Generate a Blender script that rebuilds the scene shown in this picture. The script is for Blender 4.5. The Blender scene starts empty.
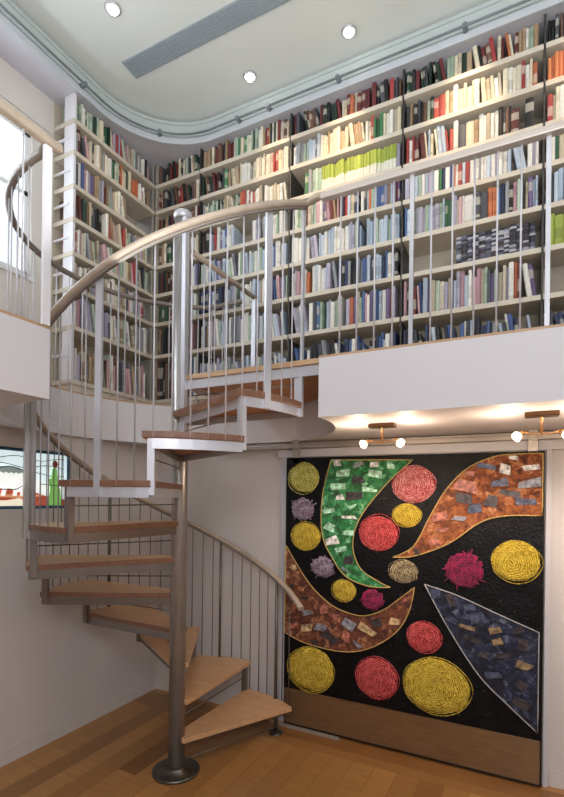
import bpy, math, random
from mathutils import Vector, Matrix, geometry
random.seed(11)
S = bpy.context.scene
COL = S.collection
PI = math.pi
def R(d): return math.radians(d)
def lin(c):
    return tuple((x/12.92 if x <= .04045 else ((x+.055)/1.055)**2.4) for x in c)
def hexc(h):
    h = h.lstrip('#'); return lin(tuple(int(h[i:i+2], 16)/255 for i in (0, 2, 4)))

# ------------------------------------------------------------------ materials
MATS = {}
def newmat(name):
    m = bpy.data.materials.new(name); m.use_nodes = True
    nt = m.node_tree; b = nt.nodes['Principled BSDF']; MATS[name] = m
    return m, nt, b
def N(nt, t, **kw):
    n = nt.nodes.new(t)
    for k, v in kw.items():
        if hasattr(n, k): setattr(n, k, v)
    return n
def ramp(nt, stops, interp='LINEAR'):
    n = nt.nodes.new('ShaderNodeValToRGB'); cr = n.color_ramp; cr.interpolation = interp
    while len(cr.elements) < len(stops): cr.elements.new(.5)
    for e, (p, c) in zip(cr.elements, stops): e.position = p; e.color = (*c, 1)
    return n
def mixc(nt, fac, a, b, mode='MIX'):
    n = nt.nodes.new('ShaderNodeMix'); n.data_type = 'RGBA'; n.blend_type = mode
    for sock, v in ((n.inputs[0], fac), (n.inputs[6], a), (n.inputs[7], b)):
        if hasattr(v, 'links'): nt.links.new(v, sock)
        elif isinstance(v, (int, float)): sock.default_value = v
        else: sock.default_value = (*v, 1)
    return n.outputs[2]
def bump(nt, b, h, strength=.2, dist=.01):
    n = nt.nodes.new('ShaderNodeBump'); n.inputs['Strength'].default_value = strength; n.inputs['Distance'].default_value = dist
    nt.links.new(h, n.inputs['Height']); nt.links.new(n.outputs[0], b.inputs['Normal'])
def coord(nt, scale=(1, 1, 1), rot=(0, 0, 0), kind='Object'):
    t = nt.nodes.new('ShaderNodeTexCoord'); m = nt.nodes.new('ShaderNodeMapping')
    m.inputs['Scale'].default_value = scale; m.inputs['Rotation'].default_value = rot
    nt.links.new(t.outputs[kind], m.inputs['Vector']); return m.outputs[0]
def noise(nt, vec, scale, detail=3, rough=.5):
    n = nt.nodes.new('ShaderNodeTexNoise'); n.inputs['Scale'].default_value = scale
    n.inputs['Detail'].default_value = detail; n.inputs['Roughness'].default_value = rough
    if vec: nt.links.new(vec, n.inputs['Vector'])
    return n
def plain(name, c, rough=.5, metal=0, spec=.5, var=.06, nscale=6, bmp=0, emit=0):
    m, nt, b = newmat(name)
    v = coord(nt); n = noise(nt, v, nscale)
    c0 = tuple(max(0, x*(1-var)) for x in c); c1 = tuple(min(1, x*(1+var)) for x in c)
    r = ramp(nt, [(.3, c0), (.7, c1)]); nt.links.new(n.outputs['Fac'], r.inputs[0])
    nt.links.new(r.outputs[0], b.inputs['Base Color'])
    b.inputs['Roughness'].default_value = rough; b.inputs['Metallic'].default_value = metal
    b.inputs['Specular IOR Level'].default_value = spec
    if bmp: bump(nt, b, n.outputs['Fac'], bmp)
    if emit:
        nt.links.new(r.outputs[0], b.inputs['Emission Color']); b.inputs['Emission Strength'].default_value = emit
    return m
plain('wall_white', hexc('D9D4CF'), .6, var=.02, nscale=2)
plain('wall_low', hexc('CBC4C2'), .5, var=.02, nscale=2)
plain('ceiling_white', hexc('E0E5E2'), .7, var=.015, nscale=1.5)
plain('cove_grey', hexc('BDC6C5'), .6, var=.015)
plain('soffit_white', hexc('CDCCD6'), .6, var=.015, nscale=1.5)
plain('cornice_white', hexc('C6CBD2'), .45, var=.015)
plain('fascia_white', hexc('D6D2D6'), .55, var=.012, nscale=1.5)
plain('shelf_cream', hexc('D0C6B6'), .5, var=.03, nscale=4)
plain('shelf_back', hexc('B9AF9E'), .7, var=.04)
plain('upright_dark', hexc('3A3838'), .5, var=.1)
plain('end_white', hexc('E6E4EA'), .45, var=.02)
plain('vent_grey', hexc('A3AEB4'), .5, metal=.1, var=.05, nscale=30)
plain('vent_dark', hexc('8B969E'), .6, var=.05)
plain('rail_dark', hexc('7C848A'), .4, metal=.3, var=.06)
plain('rail_wood', hexc('A89787'), .4, var=.08, nscale=14)
plain('rail_lilac', hexc('BDB3AC'), .35, metal=.35, var=.04)
plain('post_steel', hexc('C6C6CE'), .36, metal=.45, var=.05)
plain('wire_grey', hexc('A6A4A9'), .4, metal=.3, var=.05)
plain('frame_steel', hexc('8F8986'), .3, metal=.85, var=.05)  # darker brown-grey steel: reflection on the lower frames put into its colour
plain('wire_steel', hexc('CFCDD4'), .4, metal=.15, var=.05)
plain('wire_dark', hexc('6E6864'), .4, metal=.6, var=.05)
plain('guard_rail', hexc('857B74'), .5, metal=.2, var=.05)
plain('bronze', hexc('6B4E36'), .35, metal=.8, var=.1)
plain('gold_arm', hexc('C9996B'), .3, metal=.8, var=.08)
plain('black_frame', hexc('121213'), .4, var=.2)
plain('track_grey', hexc('A9A19A'), .4, metal=.5, var=.05)
plain('trim_white', hexc('C9C6CB'), .5, var=.02)
plain('base_metal', hexc('6C6964'), .35, metal=.9, var=.1, nscale=20)
plain('window_frame', hexc('E4E6EA'), .5, var=.02)
plain('gold_paint', hexc('B79A5A'), .5, var=.35, nscale=60, bmp=.5)
plain('silver_paint', hexc('9C9BA0'), .5, var=.35, nscale=60, bmp=.5)
plain('rubber', hexc('1d1c1b'), .7)
plain('blue_came', hexc('2F5C77'), .4, var=.2)

def steel():
    m, nt, b = newmat('brushed_steel')
    v = coord(nt, (40, 40, .8)); n = noise(nt, v, 6, 4)
    r = ramp(nt, [(.3, hexc('8E8986')), (.7, hexc('BDB9B7'))]); nt.links.new(n.outputs['Fac'], r.inputs[0])
    nt.links.new(r.outputs[0], b.inputs['Base Color'])
    b.inputs['Metallic'].default_value = .65; b.inputs['Roughness'].default_value = .32
steel()
def kick():
    m, nt, b = newmat('kick_bronze')
    v = coord(nt, (1, 1, 30)); n = noise(nt, v, 5, 4)
    r = ramp(nt, [(.3, hexc('7E6448')), (.7, hexc('977A5B'))]); nt.links.new(n.outputs['Fac'], r.inputs[0])
    nt.links.new(r.outputs[0], b.inputs['Base Color'])
    b.inputs['Metallic'].default_value = .6; b.inputs['Roughness'].default_value = .28
kick()
def wood(name, c0, c1, scale=(2, 30, 30), rough=.4):
    m, nt, b = newmat(name)
    v = coord(nt, scale); n = noise(nt, v, 2.5, 5, .6)
    r = ramp(nt, [(.25, c0), (.75, c1)]); nt.links.new(n.outputs['Fac'], r.inputs[0])
    nt.links.new(r.outputs[0], b.inputs['Base Color']); b.inputs['Roughness'].default_value = rough
    bump(nt, b, n.outputs['Fac'], .04)
wood('tread_wood', hexc('B98C66'), hexc('D2A87E'), (3, 18, 18), .38)
wood('tread_wood_shaded', hexc('6A4632'), hexc('8A634E'), (3, 18, 18), .45)  # same tread wood, darkened: shade on the edges put into the colour
wood('gallery_wood', hexc('A98661'), hexc('C6A682'), (2, 20, 20), .45)
wood('under_wood', hexc('A06A3E'), hexc('C08A58'), (3, 18, 18), .5)
def floor_mat(name, rot):
    m, nt, b = newmat(name)
    v = coord(nt, (1, 1, 1), (0, 0, rot))
    br = nt.nodes.new('ShaderNodeTexBrick')
    br.inputs['Scale'].default_value = 1.0; br.inputs['Brick Width'].default_value = 1.9; br.inputs['Row Height'].default_value = .165
    br.inputs['Mortar Size'].default_value = .0016; br.inputs['Mortar Smooth'].default_value = .2; br.inputs['Bias'].default_value = 0
    br.offset = .37
    br.inputs['Color1'].default_value = (*hexc('825730'), 1); br.inputs['Color2'].default_value = (*hexc('B98850'), 1); br.inputs['Mortar'].default_value = (*hexc('6c4424'), 1)
    nt.links.new(v, br.inputs['Vector'])
    v2 = coord(nt, (1.5, 26, 1), (0, 0, rot)); n = noise(nt, v2, 2.2, 5, .6)
    r = ramp(nt, [(.2, (.72, .72, .72)), (.8, (1.12, 1.1, 1.05))]); nt.links.new(n.outputs['Fac'], r.inputs[0])
    o = mixc(nt, 1.0, br.outputs['Color'], r.outputs[0], 'MULTIPLY')
    nt.links.new(o, b.inputs['Base Color']); b.inputs['Roughness'].default_value = .3
    bump(nt, b, n.outputs['Fac'], .03)
floor_mat('floor_oak', R(90)); floor_mat('floor_border', 0)
def book_mat():
    m, nt, b = newmat('book_cloth')
    a = nt.nodes.new('ShaderNodeVertexColor'); a.layer_name = 'Col'
    n = noise(nt, coord(nt), 60, 3); r = ramp(nt, [(.2, (.82, .82, .82)), (.8, (1.1, 1.1, 1.1))]); nt.links.new(n.outputs['Fac'], r.inputs[0])
    nt.links.new(mixc(nt, 1.0, a.outputs['Color'], r.outputs[0], 'MULTIPLY'), b.inputs['Base Color'])
    b.inputs['Roughness'].default_value = .55
book_mat()
def emis(name, c, s, base=None):
    m, nt, b = newmat(name)
    n = noise(nt, coord(nt), 9, 3); c0 = tuple(x*.8 for x in c)
    r = ramp(nt, [(.3, c0), (.7, c)]); nt.links.new(n.outputs['Fac'], r.inputs[0])
    nt.links.new(r.outputs[0], b.inputs['Base Color']); nt.links.new(r.outputs[0], b.inputs['Emission Color'])
    b.inputs['Emission Strength'].default_value = s; b.inputs['Roughness'].default_value = .15
emis('bulb_warm', (1, .8, .56), 7); emis('downlight_glow', (1, .93, .82), 14)
for nm, h, s in (('gl_sky', 'DDEFF2', .85), ('gl_pale', 'EEF3F0', .9), ('gl_hill', 'B9D3CC', .6), ('gl_red', 'B9553F', .5), ('gl_orange', 'D9A07A', .6),
                 ('gl_cream', 'EFE6CE', .75), ('gl_green', '7CB85E', .6), ('gl_dred', '7A2A2A', .3), ('gl_white', 'F4F6F4', .9), ('gl_grey', '9FB0AE', .4)):
    emis(nm, hexc(h), s)  # glass pieces emit by themselves, standing in for light from behind
def pane_mat():
    m, nt, b = newmat('window_glass')
    n = noise(nt, coord(nt), 3); r = ramp(nt, [(.2, (.93, .96, 1)), (.8, (1, 1, 1))]); nt.links.new(n.outputs['Fac'], r.inputs[0])
    nt.links.new(r.outputs[0], b.inputs['Base Color'])
    b.inputs['Transmission Weight'].default_value = 1; b.inputs['Roughness'].default_value = .02; b.inputs['IOR'].default_value = 1.02
pane_mat()
# painting paints
def canvas_mat():
    m, nt, b = newmat('canvas_black')
    v = coord(nt); n = noise(nt, v, 9, 6, .7); n2 = noise(nt, v, 45, 4, .7)
    r = ramp(nt, [(.4, (.002, .002, .003)), (.66, (.006, .006, .008)), (.8, (.03, .028, .026))]); nt.links.new(n.outputs['Fac'], r.inputs[0])
    s = ramp(nt, [(.66, (0, 0, 0)), (.74, (.35, .33, .3))]); nt.links.new(n2.outputs['Fac'], s.inputs[0])
    nt.links.new(mixc(nt, .5, r.outputs[0], s.outputs[0], 'ADD'), b.inputs['Base Color'])
    b.inputs['Roughness'].default_value = .3; b.inputs['Specular IOR Level'].default_value = .18; bump(nt, b, n2.outputs['Fac'], .7, .012)
canvas_mat()
def disc_mat(name, cols, ring, spiky=False):
    m, nt, b = newmat(name)
    t = nt.nodes.new('ShaderNodeTexCoord'); mp = nt.nodes.new('ShaderNodeMapping')
    nt.links.new(t.outputs['Object'], mp.inputs[0])
    n0 = noise(nt, mp.outputs[0], 12, 3)
    add = nt.nodes.new('ShaderNodeVectorMath'); add.operation = 'MULTIPLY_ADD'
    nt.links.new(n0.outputs['Color'], add.inputs[0]); add.inputs[1].default_value = (.05, .05, .05); nt.links.new(mp.outputs[0], add.inputs[2])
    w = nt.nodes.new('ShaderNodeTexWave'); w.wave_type = 'RINGS'; w.rings_direction = 'Y'
    w.inputs['Scale'].default_value = ring; w.inputs['Distortion'].default_value = 7; w.inputs['Detail'].default_value = 3; w.inputs['Detail Scale'].default_value = 3
    nt.links.new(add.outputs[0], w.inputs['Vector'])
    r = ramp(nt, [(i/(len(cols)-1), c) for i, c in enumerate(cols)]); 
    n2 = noise(nt, mp.outputs[0], 28, 4, .7)
    mm = nt.nodes.new('ShaderNodeMath'); mm.operation = 'MULTIPLY_ADD'; nt.links.new(n2.outputs['Fac'], mm.inputs[0]); mm.inputs[1].default_value = 1.7; mm.inputs[2].default_value = -.8
    ad = nt.nodes.new('ShaderNodeMath'); ad.operation = 'ADD'; nt.links.new(w.outputs['Fac'], ad.inputs[0]); nt.links.new(mm.outputs[0], ad.inputs[1])
    nt.links.new(ad.outputs[0], r.inputs[0]); nt.links.new(r.outputs[0], b.inputs['Base Color'])
    b.inputs['Roughness'].default_value = .4; bump(nt, b, ad.outputs[0], .9, .012)
disc_mat('paint_ye', [hexc('94720A'), hexc('E2BC1E'), hexc('F2DC62')], 22)
disc_mat('paint_yg', [hexc('86860E'), hexc('CFC926'), hexc('F2EEA0')], 22)
disc_mat('paint_re', [hexc('7A0A12'), hexc('D4202E'), hexc('EE7A7C')], 22)
disc_mat('paint_pk', [hexc('B01C2E'), hexc('E6525C'), hexc('FCC4BE')], 22)
disc_mat('paint_pu', [hexc('1a1020'), hexc('7E5E8A'), hexc('DCCCE0')], 30)
disc_mat('paint_ma', [hexc('0c0a16'), hexc('5a2450'), hexc('D8346E')], 26)
disc_mat('paint_ga', [hexc('120c08'), hexc('7A5A36'), hexc('E6D8B0')], 26)
def mosaic(name, cols, scale=26):
    m, nt, b = newmat(name)
    v = coord(nt); n0 = noise(nt, v, 5, 4)
    vor = nt.nodes.new('ShaderNodeTexVoronoi'); vor.inputs['Scale'].default_value = scale; nt.links.new(mixc(nt, .12, v, n0.outputs['Color']), vor.inputs['Vector'])
    r = ramp(nt, [(i/(len(cols)-1), c) for i, c in enumerate(cols)])
    sep = nt.nodes.new('ShaderNodeSeparateColor'); nt.links.new(vor.outputs['Color'], sep.inputs[0])
    n2 = noise(nt, v, 42, 8, .85)
    ad = nt.nodes.new('ShaderNodeMath'); ad.operation = 'MULTIPLY_ADD'; nt.links.new(n2.outputs['Fac'], ad.inputs[0]); ad.inputs[1].default_value = 2.2
    sb = nt.nodes.new('ShaderNodeMath'); sb.operation = 'MULTIPLY_ADD'; nt.links.new(sep.outputs[0], sb.inputs[0]); sb.inputs[1].default_value = .5; sb.inputs[2].default_value = -.88
    nt.links.new(sb.outputs[0], ad.inputs[2]); nt.links.new(ad.outputs[0], r.inputs[0]); nt.links.new(r.outputs[0], b.inputs['Base Color'])
    b.inputs['Roughness'].default_value = .35; bump(nt, b, n2.outputs['Fac'], .9, .012)
mosaic('paint_green', [hexc('06200F'), hexc('0E5A2A'), hexc('258C4A'), hexc('A8D8B4')])
mosaic('paint_orange', [hexc('2E1108'), hexc('6A3214'), hexc('A05A2A'), hexc('D8AE88')])
mosaic('paint_brown', [hexc('1E0D0A'), hexc('55281A'), hexc('7E4629'), hexc('CCA480')])
mosaic('paint_blue', [hexc('05070F'), hexc('0c1228'), hexc('1e2848'), hexc('7c8298')])
for nm, h in (('chip_white', 'D9DAD2'), ('chip_mint', '9CC9AE'), ('chip_pink', '9E6254'), ('chip_grey', '7F808C'), ('chip_dark', '3A3338'), ('chip_tan', 'B59B74'), ('chip_slate', '3F465E'), ('chip_dtan', '7A664C')):
    plain(nm, hexc(h), .45, var=.75, nscale=26, bmp=.6)

# ------------------------------------------------------------------ mesh helper
class MB:
    def __init__(s): s.v = []; s.f = []; s.m = []; s.sm = []; s.c = []
    def add(s, vs, fs, m=0, smooth=False, cols=None):
        o = len(s.v); s.v += [tuple(v) for v in vs]
        for i, f in enumerate(fs):
            s.f.append(tuple(o+k for k in f)); s.m.append(m); s.sm.append(smooth); s.c.append(cols[i] if cols else (1, 1, 1))
    def box(s, x0, x1, y0, y1, z0, z1, m=0):
        vs = [(x, y, z) for x in (x0, x1) for y in (y0, y1) for z in (z0, z1)]
        s.add(vs, [(0, 1, 3, 2), (4, 6, 7, 5), (0, 4, 5, 1), (2, 3, 7, 6), (0, 2, 6, 4), (1, 5, 7, 3)], m)
    def obox(s, c, ux, uy, uz, m=0):
        c = Vector(c); ux, uy, uz = Vector(ux), Vector(uy), Vector(uz)
        vs = [c+ux*a+uy*b+uz*d for a in (-1, 1) for b in (-1, 1) for d in (-1, 1)]
        s.add(vs, [(0, 1, 3, 2), (4, 6, 7, 5), (0, 4, 5, 1), (2, 3, 7, 6), (0, 2, 6, 4), (1, 5, 7, 3)], m)
    def prism(s, poly, z0, z1, m=0, mtop=None, mbot=None, map3=None):
        n = len(poly); f3 = map3 or (lambda x, y, z: (x, y, z))
        tri = geometry.tessellate_polygon([[Vector((p[0], p[1], 0)) for p in poly]])
        s.add([f3(p[0], p[1], z1) for p in poly], [t for t in tri], m if mtop is None else mtop)
        s.add([f3(p[0], p[1], z0) for p in poly], [t[::-1] for t in tri], m if mbot is None else mbot)
        vs = [f3(p[0], p[1], z0) for p in poly]+[f3(p[0], p[1], z1) for p in poly]
        s.add(vs, [(i, (i+1) % n, n+(i+1) % n, n+i) for i in range(n)], m)
    def tube(s, path, r, n=8, m=0, up=(0, 0, 1), rx=None, cap=True, smooth=True):
        path = [Vector(p) for p in path]; rings = []; rx = rx or r
        for i, p in enumerate(path):
            t = (path[min(i+1, len(path)-1)]-path[max(i-1, 0)]).normalized()
            u = Vector(up)
            if abs(t.dot(u)) > .98: u = Vector((1, 0, 0))
            a = t.cross(u).normalized(); b = a.cross(t).normalized()
            rings.append([p+a*math.cos(2*PI*k/n)*rx+b*math.sin(2*PI*k/n)*r for k in range(n)])
        vs = [v for rg in rings for v in rg]; fs = []
        for i in range(len(path)-1):
            for k in range(n): fs.append((i*n+k, i*n+(k+1) % n, (i+1)*n+(k+1) % n, (i+1)*n+k))
        s.add(vs, fs, m, smooth)
        if cap:
            s.add(rings[0], [tuple(range(n))[::-1]], m); s.add(rings[-1], [tuple(range(n))], m)
    def lathe(s, prof, c=(0, 0, 0), n=24, m=0, smooth=True):
        vs = []; fs = []
        for r, z in prof:
            for k in range(n): vs.append((c[0]+r*math.cos(2*PI*k/n), c[1]+r*math.sin(2*PI*k/n), c[2]+z))
        for i in range(len(prof)-1):
            for k in range(n): fs.append((i*n+k, i*n+(k+1) % n, (i+1)*n+(k+1) % n, (i+1)*n+k))
        s.add(vs, fs, m, smooth)
        s.add(vs[:n], [tuple(range(n))[::-1]], m); s.add(vs[-n:], [tuple(range(n))], m)
    def build(s, name, mats, parent=None, loc=(0, 0, 0), bevel=0, fixn=True):
        me = bpy.data.meshes.new(name); L = Vector(loc)
        me.from_pydata([Vector(v)-L for v in s.v], [], s.f); me.update()
        if isinstance(mats, str): mats = [mats]
        for m in mats: me.materials.append(MATS[m])
        me.polygons.foreach_set('material_index', s.m); me.polygons.foreach_set('use_smooth', s.sm)
        if any(c != (1, 1, 1) for c in s.c):
            at = me.color_attributes.new('Col', 'FLOAT_COLOR', 'CORNER'); d = []
            for p, c in zip(me.polygons, s.c):
                for _ in range(p.loop_total): d += [c[0], c[1], c[2], 1]
            at.data.foreach_set('color', d)
        if fixn:
            import bmesh
            bm = bmesh.new(); bm.from_mesh(me); bmesh.ops.remove_doubles(bm, verts=bm.verts, dist=1e-5)
            bmesh.ops.recalc_face_normals(bm, faces=bm.faces); bm.to_mesh(me); bm.free()
        o = bpy.data.objects.new(name, me); COL.objects.link(o); o.location = L
        if parent:
            o.parent = parent; o.location = L-parent_loc(parent)
        if bevel:
            b = o.modifiers.new('bevel', 'BEVEL'); b.width = bevel; b.segments = 2; b.limit_method = 'ANGLE'; b.angle_limit = R(40)
        return o
def parent_loc(o):
    l = Vector(o.location)
    while o.parent: o = o.parent; l = l+Vector(o.location)
    return l
def tag(o, label=None, cat=None, group=None, kind=None):
    for k, v in (('label', label), ('category', cat), ('group', group), ('kind', kind)):
        if v: o[k] = v
    return o
def thing(name, label, cat, loc=(0, 0, 0), group=None):
    o = bpy.data.objects.new(name, None); COL.objects.link(o); o.location = loc; o.empty_display_size = .1
    return tag(o, label, cat, group)
def struct(name, mb, mats, bevel=0): return tag(mb.build(name, mats, bevel=bevel), kind='structure')

# ------------------------------------------------------------------ camera
F, YAW, ROLL, PY, CAMH = 481.585, R(27.016), R(.728), 497.1, 2.0
cam = bpy.data.cameras.new('camera'); co = bpy.data.objects.new('camera', cam); COL.objects.link(co); S.camera = co
cam.sensor_fit = 'HORIZONTAL'; cam.sensor_width = 36; cam.lens = F/564*36; cam.shift_y = (PY-398.5)/564; cam.clip_start = .05
fw = Vector((-math.sin(YAW), math.cos(YAW), 0)); rt = Vector((math.cos(YAW), math.sin(YAW), 0)); up = Vector((0, 0, 1))
r3 = rt*math.cos(ROLL)+up*math.sin(ROLL); u3 = up*math.cos(ROLL)-rt*math.sin(ROLL)
M = Matrix((r3, u3, -fw)).transposed().to_4x4(); M.translation = Vector((0, 0, CAMH)); co.matrix_world = M
def project(P):
    d = Vector(P)-Vector((0, 0, CAMH)); z = d.dot(fw)
    return 282+F*d.dot(r3)/z, PY-F*d.dot(u3)/z, z

# ------------------------------------------------------------------ key dimensions
CX, CY, RS, RISE = -2.253, 2.779, .982, .26
WELL = 1.12
ZS, ZG = 2.488, 2.86           # soffit and floor of the gallery
YF, XG, YG = 2.696, -2.199, 1.662
XB, YB, YL0 = -3.458, 3.817, 2.82   # bookcase faces
ZB, ZC = 5.42, 5.65
XW, YW = -3.41, 3.87            # lower walls
XU, YU = -3.72, 4.12            # upper walls
XR, YN = 2.7, -2.4
def pol(a, r, z): return (CX+r*math.cos(R(a)), CY+r*math.sin(R(a)), z)

# ------------------------------------------------------------------ shell
m = MB(); m.box(XU-.1, XR+.1, YN-.1, 3.52, -.1, 0); struct('floor', m, 'floor_oak')
m = MB(); m.box(XU-.1, XR+.1, 3.52, YU+.1, -.1, .0005); struct('floor_border', m, 'floor_border')
m = MB(); m.box(XU-.1, XR+.1, YN-.1, YU+.1, ZC, ZC+.12); struct('ceiling', m, 'ceiling_white')
m = MB(); m.box(XU-.2, XR+.1, YW, YW+.16, 0, ZS); m.box(XU-.2, XR+.1, YU, YU+.1, ZS, ZC); struct('wall_back', m, ['wall_low'])
# left wall with a low glazed opening and a tall upper window opening
SY0, SY1, SZ0, SZ1 = 1.45, 2.80, 1.885, 2.345
WY0, WY1, WZ0, WZ1 = .55, 2.62, 3.80, 5.03
m = MB()
m.box(XW-.14, XW, YN, YW, 0, SZ0); m.box(XW-.14, XW, YN, YW, SZ1, ZS); m.box(XW-.14, XW, YN, SY0, SZ0, SZ1); m.box(XW-.14, XW, SY1, YW, SZ0, SZ1)
struct('wall_left', m, 'wall_low')
m = MB()
m.box(XU-.14, XU, YN, YU, ZS, WZ0); m.box(XU-.14, XU, YN, YU, WZ1, ZC); m.box(XU-.14, XU, YN, WY0, WZ0, WZ1); m.box(XU-.14, XU, WY1, YU, WZ0, WZ1)
struct('wall_left_upper', m, 'wall_white')
m = MB(); m.box(XR, XR+.1, YN, YU, 0, ZC); struct('wall_right', m, 'wall_white')
m = MB(); m.box(XU, XR, YN-.1, YN, 0, ZC); struct('wall_front', m, 'wall_white')
m = MB(); m.box(XW, XW+.006, YN, YW, 0, .118); struct('baseboard_left', m, 'wall_low')
m = MB(); m.box(.155, XR, YW-.006, YW, 0, .118); m.box(XW+.006, -1.98, YW-.006, YW, 0, .118); struct('baseboard_back', m, 'wall_low')
m = MB(); m.box(XU, XU+.012, YN, YL0-.01, 5.12, 5.135); struct('trim_1', m, 'wall_white')
# door casing strips
m = MB(); m.box(-1.965, -1.905, YW-.03, YW, 0, 2.36); struct('trim_2', m, 'trim_white')
m = MB(); m.box(.115, .15, YW-.03, YW, 0, 2.36); struct('trim_3', m, 'trim_white')
m = MB(); m.box(-2.0, 2.6, YW-.04, YW, 2.355, 2.42); struct('trim_4', m, 'trim_white')

# gallery slab: L-shape with a round stair well cut out of it
arc = []
a0 = -R(0)
for i in range(0, 91):
    a = -4.2+i*(272.7+4.2)/90
    x, y, _ = pol(a, WELL, 0); arc.append((max(x, XW+.01), min(y, 3.80)))
poly = [(XR, YF)]+arc+[(XG, YG), (XG, YN), (XU, YN), (XU, YU), (XR, YU)]
clean = []
for p in poly:
    if not clean or (abs(p[0]-clean[-1][0])+abs(p[1]-clean[-1][1])) > 1e-4: clean.append(p)
m = MB(); m.prism(clean, ZS, ZG-.014); struct('gallery_slab', m, 'fascia_white')
m = MB(); m.prism(clean, ZG-.014, ZG); struct('gallery_floor', m, 'gallery_wood')

# ceiling drop with a rounded inner corner
RC = .76
path = [(XB, YN)]+[(XB, YN+.8*(i+1)) for i in range(6) if YN+.8*(i+1) < YB-RC-.1]
for i in range(19):
    a = PI-i*(PI/2)/18; path.append((XB+RC+RC*math.cos(a), YB-RC+RC*math.sin(a)))
path += [(x, YB) for x in (-2.2, -1.2, -.2, .8, 1.8, XR)]
m = MB(); m.prism(path+[(XR, YU), (XU, YU), (XU, YN)], ZB, ZC); struct('ceiling_drop', m, ['soffit_white'])
def offset(path, d):
    out = []
    for i, p in enumerate(path):
        q0, q1 = Vector(path[max(i-1, 0)]), Vector(path[min(i+1, len(path)-1)])
        t = (q1-q0).normalized(); n = Vector((t.y, -t.x)); out.append((p[0]+n.x*d, p[1]+n.y*d))
    return out
def band(mb, d0, d1, z0, z1, mi=0):
    o0 = offset(path, d0); o1 = offset(path, d1); n = len(path)
    vs = [(p[0], p[1], z0) for p in o0]+[(p[0], p[1], z0) for p in o1]+[(p[0], p[1], z1) for p in o1]+[(p[0], p[1], z1) for p in o0]
    fs = []
    for i in range(n-1):
        for k in range(4):
            a, b = k*n, ((k+1) % 4)*n; fs.append((a+i, a+i+1, b+i+1, b+i))
    mb.add(vs, fs, mi)
m = MB(); band(m, 0, .03, ZC-.05, ZC-.02); band(m, 0, .02, ZB+.075, ZC-.05); struct('trim_6', m, 'cove_grey')
m = MB(); band(m, 0, .03, ZB-.005, ZB+.05); band(m, 0, .01, ZB+.05, ZB+.075)
struct('trim_5', m, 'cornice_white')
# ladder rail that follows the drop
lr = thing('ladder_rail', 'thin dark ladder rail curving along the ceiling edge above the bookshelves', 'rail', (XB, YB, ZB+.11))
m = MB(); m.tube([(p[0], p[1], ZB+.06) for p in offset(path, .075)], .009, 8); m.build('rail', 'rail_dark', lr)
for x, y in ((-3.458, 1.2), (-3.458, 2.86), (-3.2, 3.58), (-2.42, YB), (-2.1, YB), (-1.44, YB), (-.45, YB), (.45, YB)):
    b = min(range(len(path)), key=lambda i: (path[i][0]-x)**2+(path[i][1]-y)**2)
    d = Vector((1, 0)) if y < 3 else (Vector((0, -1)) if y >= YB else Vector((XB+RC-x, YB-RC-y)).normalized())
    base = Vector((x, y)) if not (y > 3 and y < YB) else Vector((XB+RC, YB-RC))-d*RC
    m = MB(); p0 = base+d*.01; p1 = base+d*.09
    m.tube([(p0.x, p0.y, ZB+.06), (p1.x, p1.y, ZB+.06)], .019, 10); m.build('bracket', 'rail_dark', lr)

# ceiling vent and downlights
v = thing('ceiling_vent', 'long grey slotted air vent set in the white upper ceiling', 'vent', (-2.2, 3.13, ZC))
m = MB(); m.box(-3.09, -.6, 2.98, 3.155, ZC-.008, ZC+.001); m.build('vent_plate', 'vent_grey', v)
for i in range(9):
    m = MB(); m.box(-3.07, -.63, 2.995+i*.0178, 2.999+i*.0178, ZC-.012, ZC-.007); m.build('slot', 'vent_dark', v)
for i in range(4):
    m = MB(); x = -2.65+i*.5; m.box(x, x+.006, 2.98, 3.155, ZC-.014, ZC-.007); m.build('joint', 'vent_grey', v)
dl = [(-2.81, 2.62, 'round downlight at the left end of the vent, nearest the ceiling edge curve'), (-2.187, 3.575, 'round glowing downlight in the ceiling just past the curved corner'), (-1.285, 3.57, 'round glowing downlight in the ceiling furthest along toward the picture edge'),
      ]
for x, y, lb in dl:
    t = thing('downlight', lb, 'ceiling light', (x, y, ZC), 'downlights in the upper ceiling')
    m = MB(); m.lathe([(.06, -.002), (.06, -.01), (.052, -.016), (.04, -.013), (.036, -.004)], (x, y, ZC), 24); m.build('trim_ring', 'post_steel', t)
    m = MB(); m.lathe([(.034, -.006), (.035, -.014), (.028, -.03), (.01, -.038)], (x, y, ZC), 20); m.build('lamp', 'downlight_glow', t)

# upper left window
m = MB(); fx0, fx1 = XU-.09, XU-.03
for z0, z1 in ((WZ0, WZ0+.05), (WZ1-.05, WZ1), (4.48, 4.52)): m.box(fx0, fx1, WY0, WY1, z0, z1)
for y in (WY0, .98, 1.47, 1.96, 2.26, WY1-.045): m.box(fx0, fx1, y, y+.045, WZ0, WZ1)
w = struct('window_1', m, 'window_frame')
m = MB(); m.box(XU-.066, XU-.06, WY0+.03, WY1-.03, WZ0+.03, WZ1-.03); g = m.build('pane', 'window_glass', w)
m = MB(); m.box(XU-.14, XU+.03, WY0-.03, WY1+.03, WZ0-.03, WZ0); g = m.build('sill', 'window_frame', w)

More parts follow.
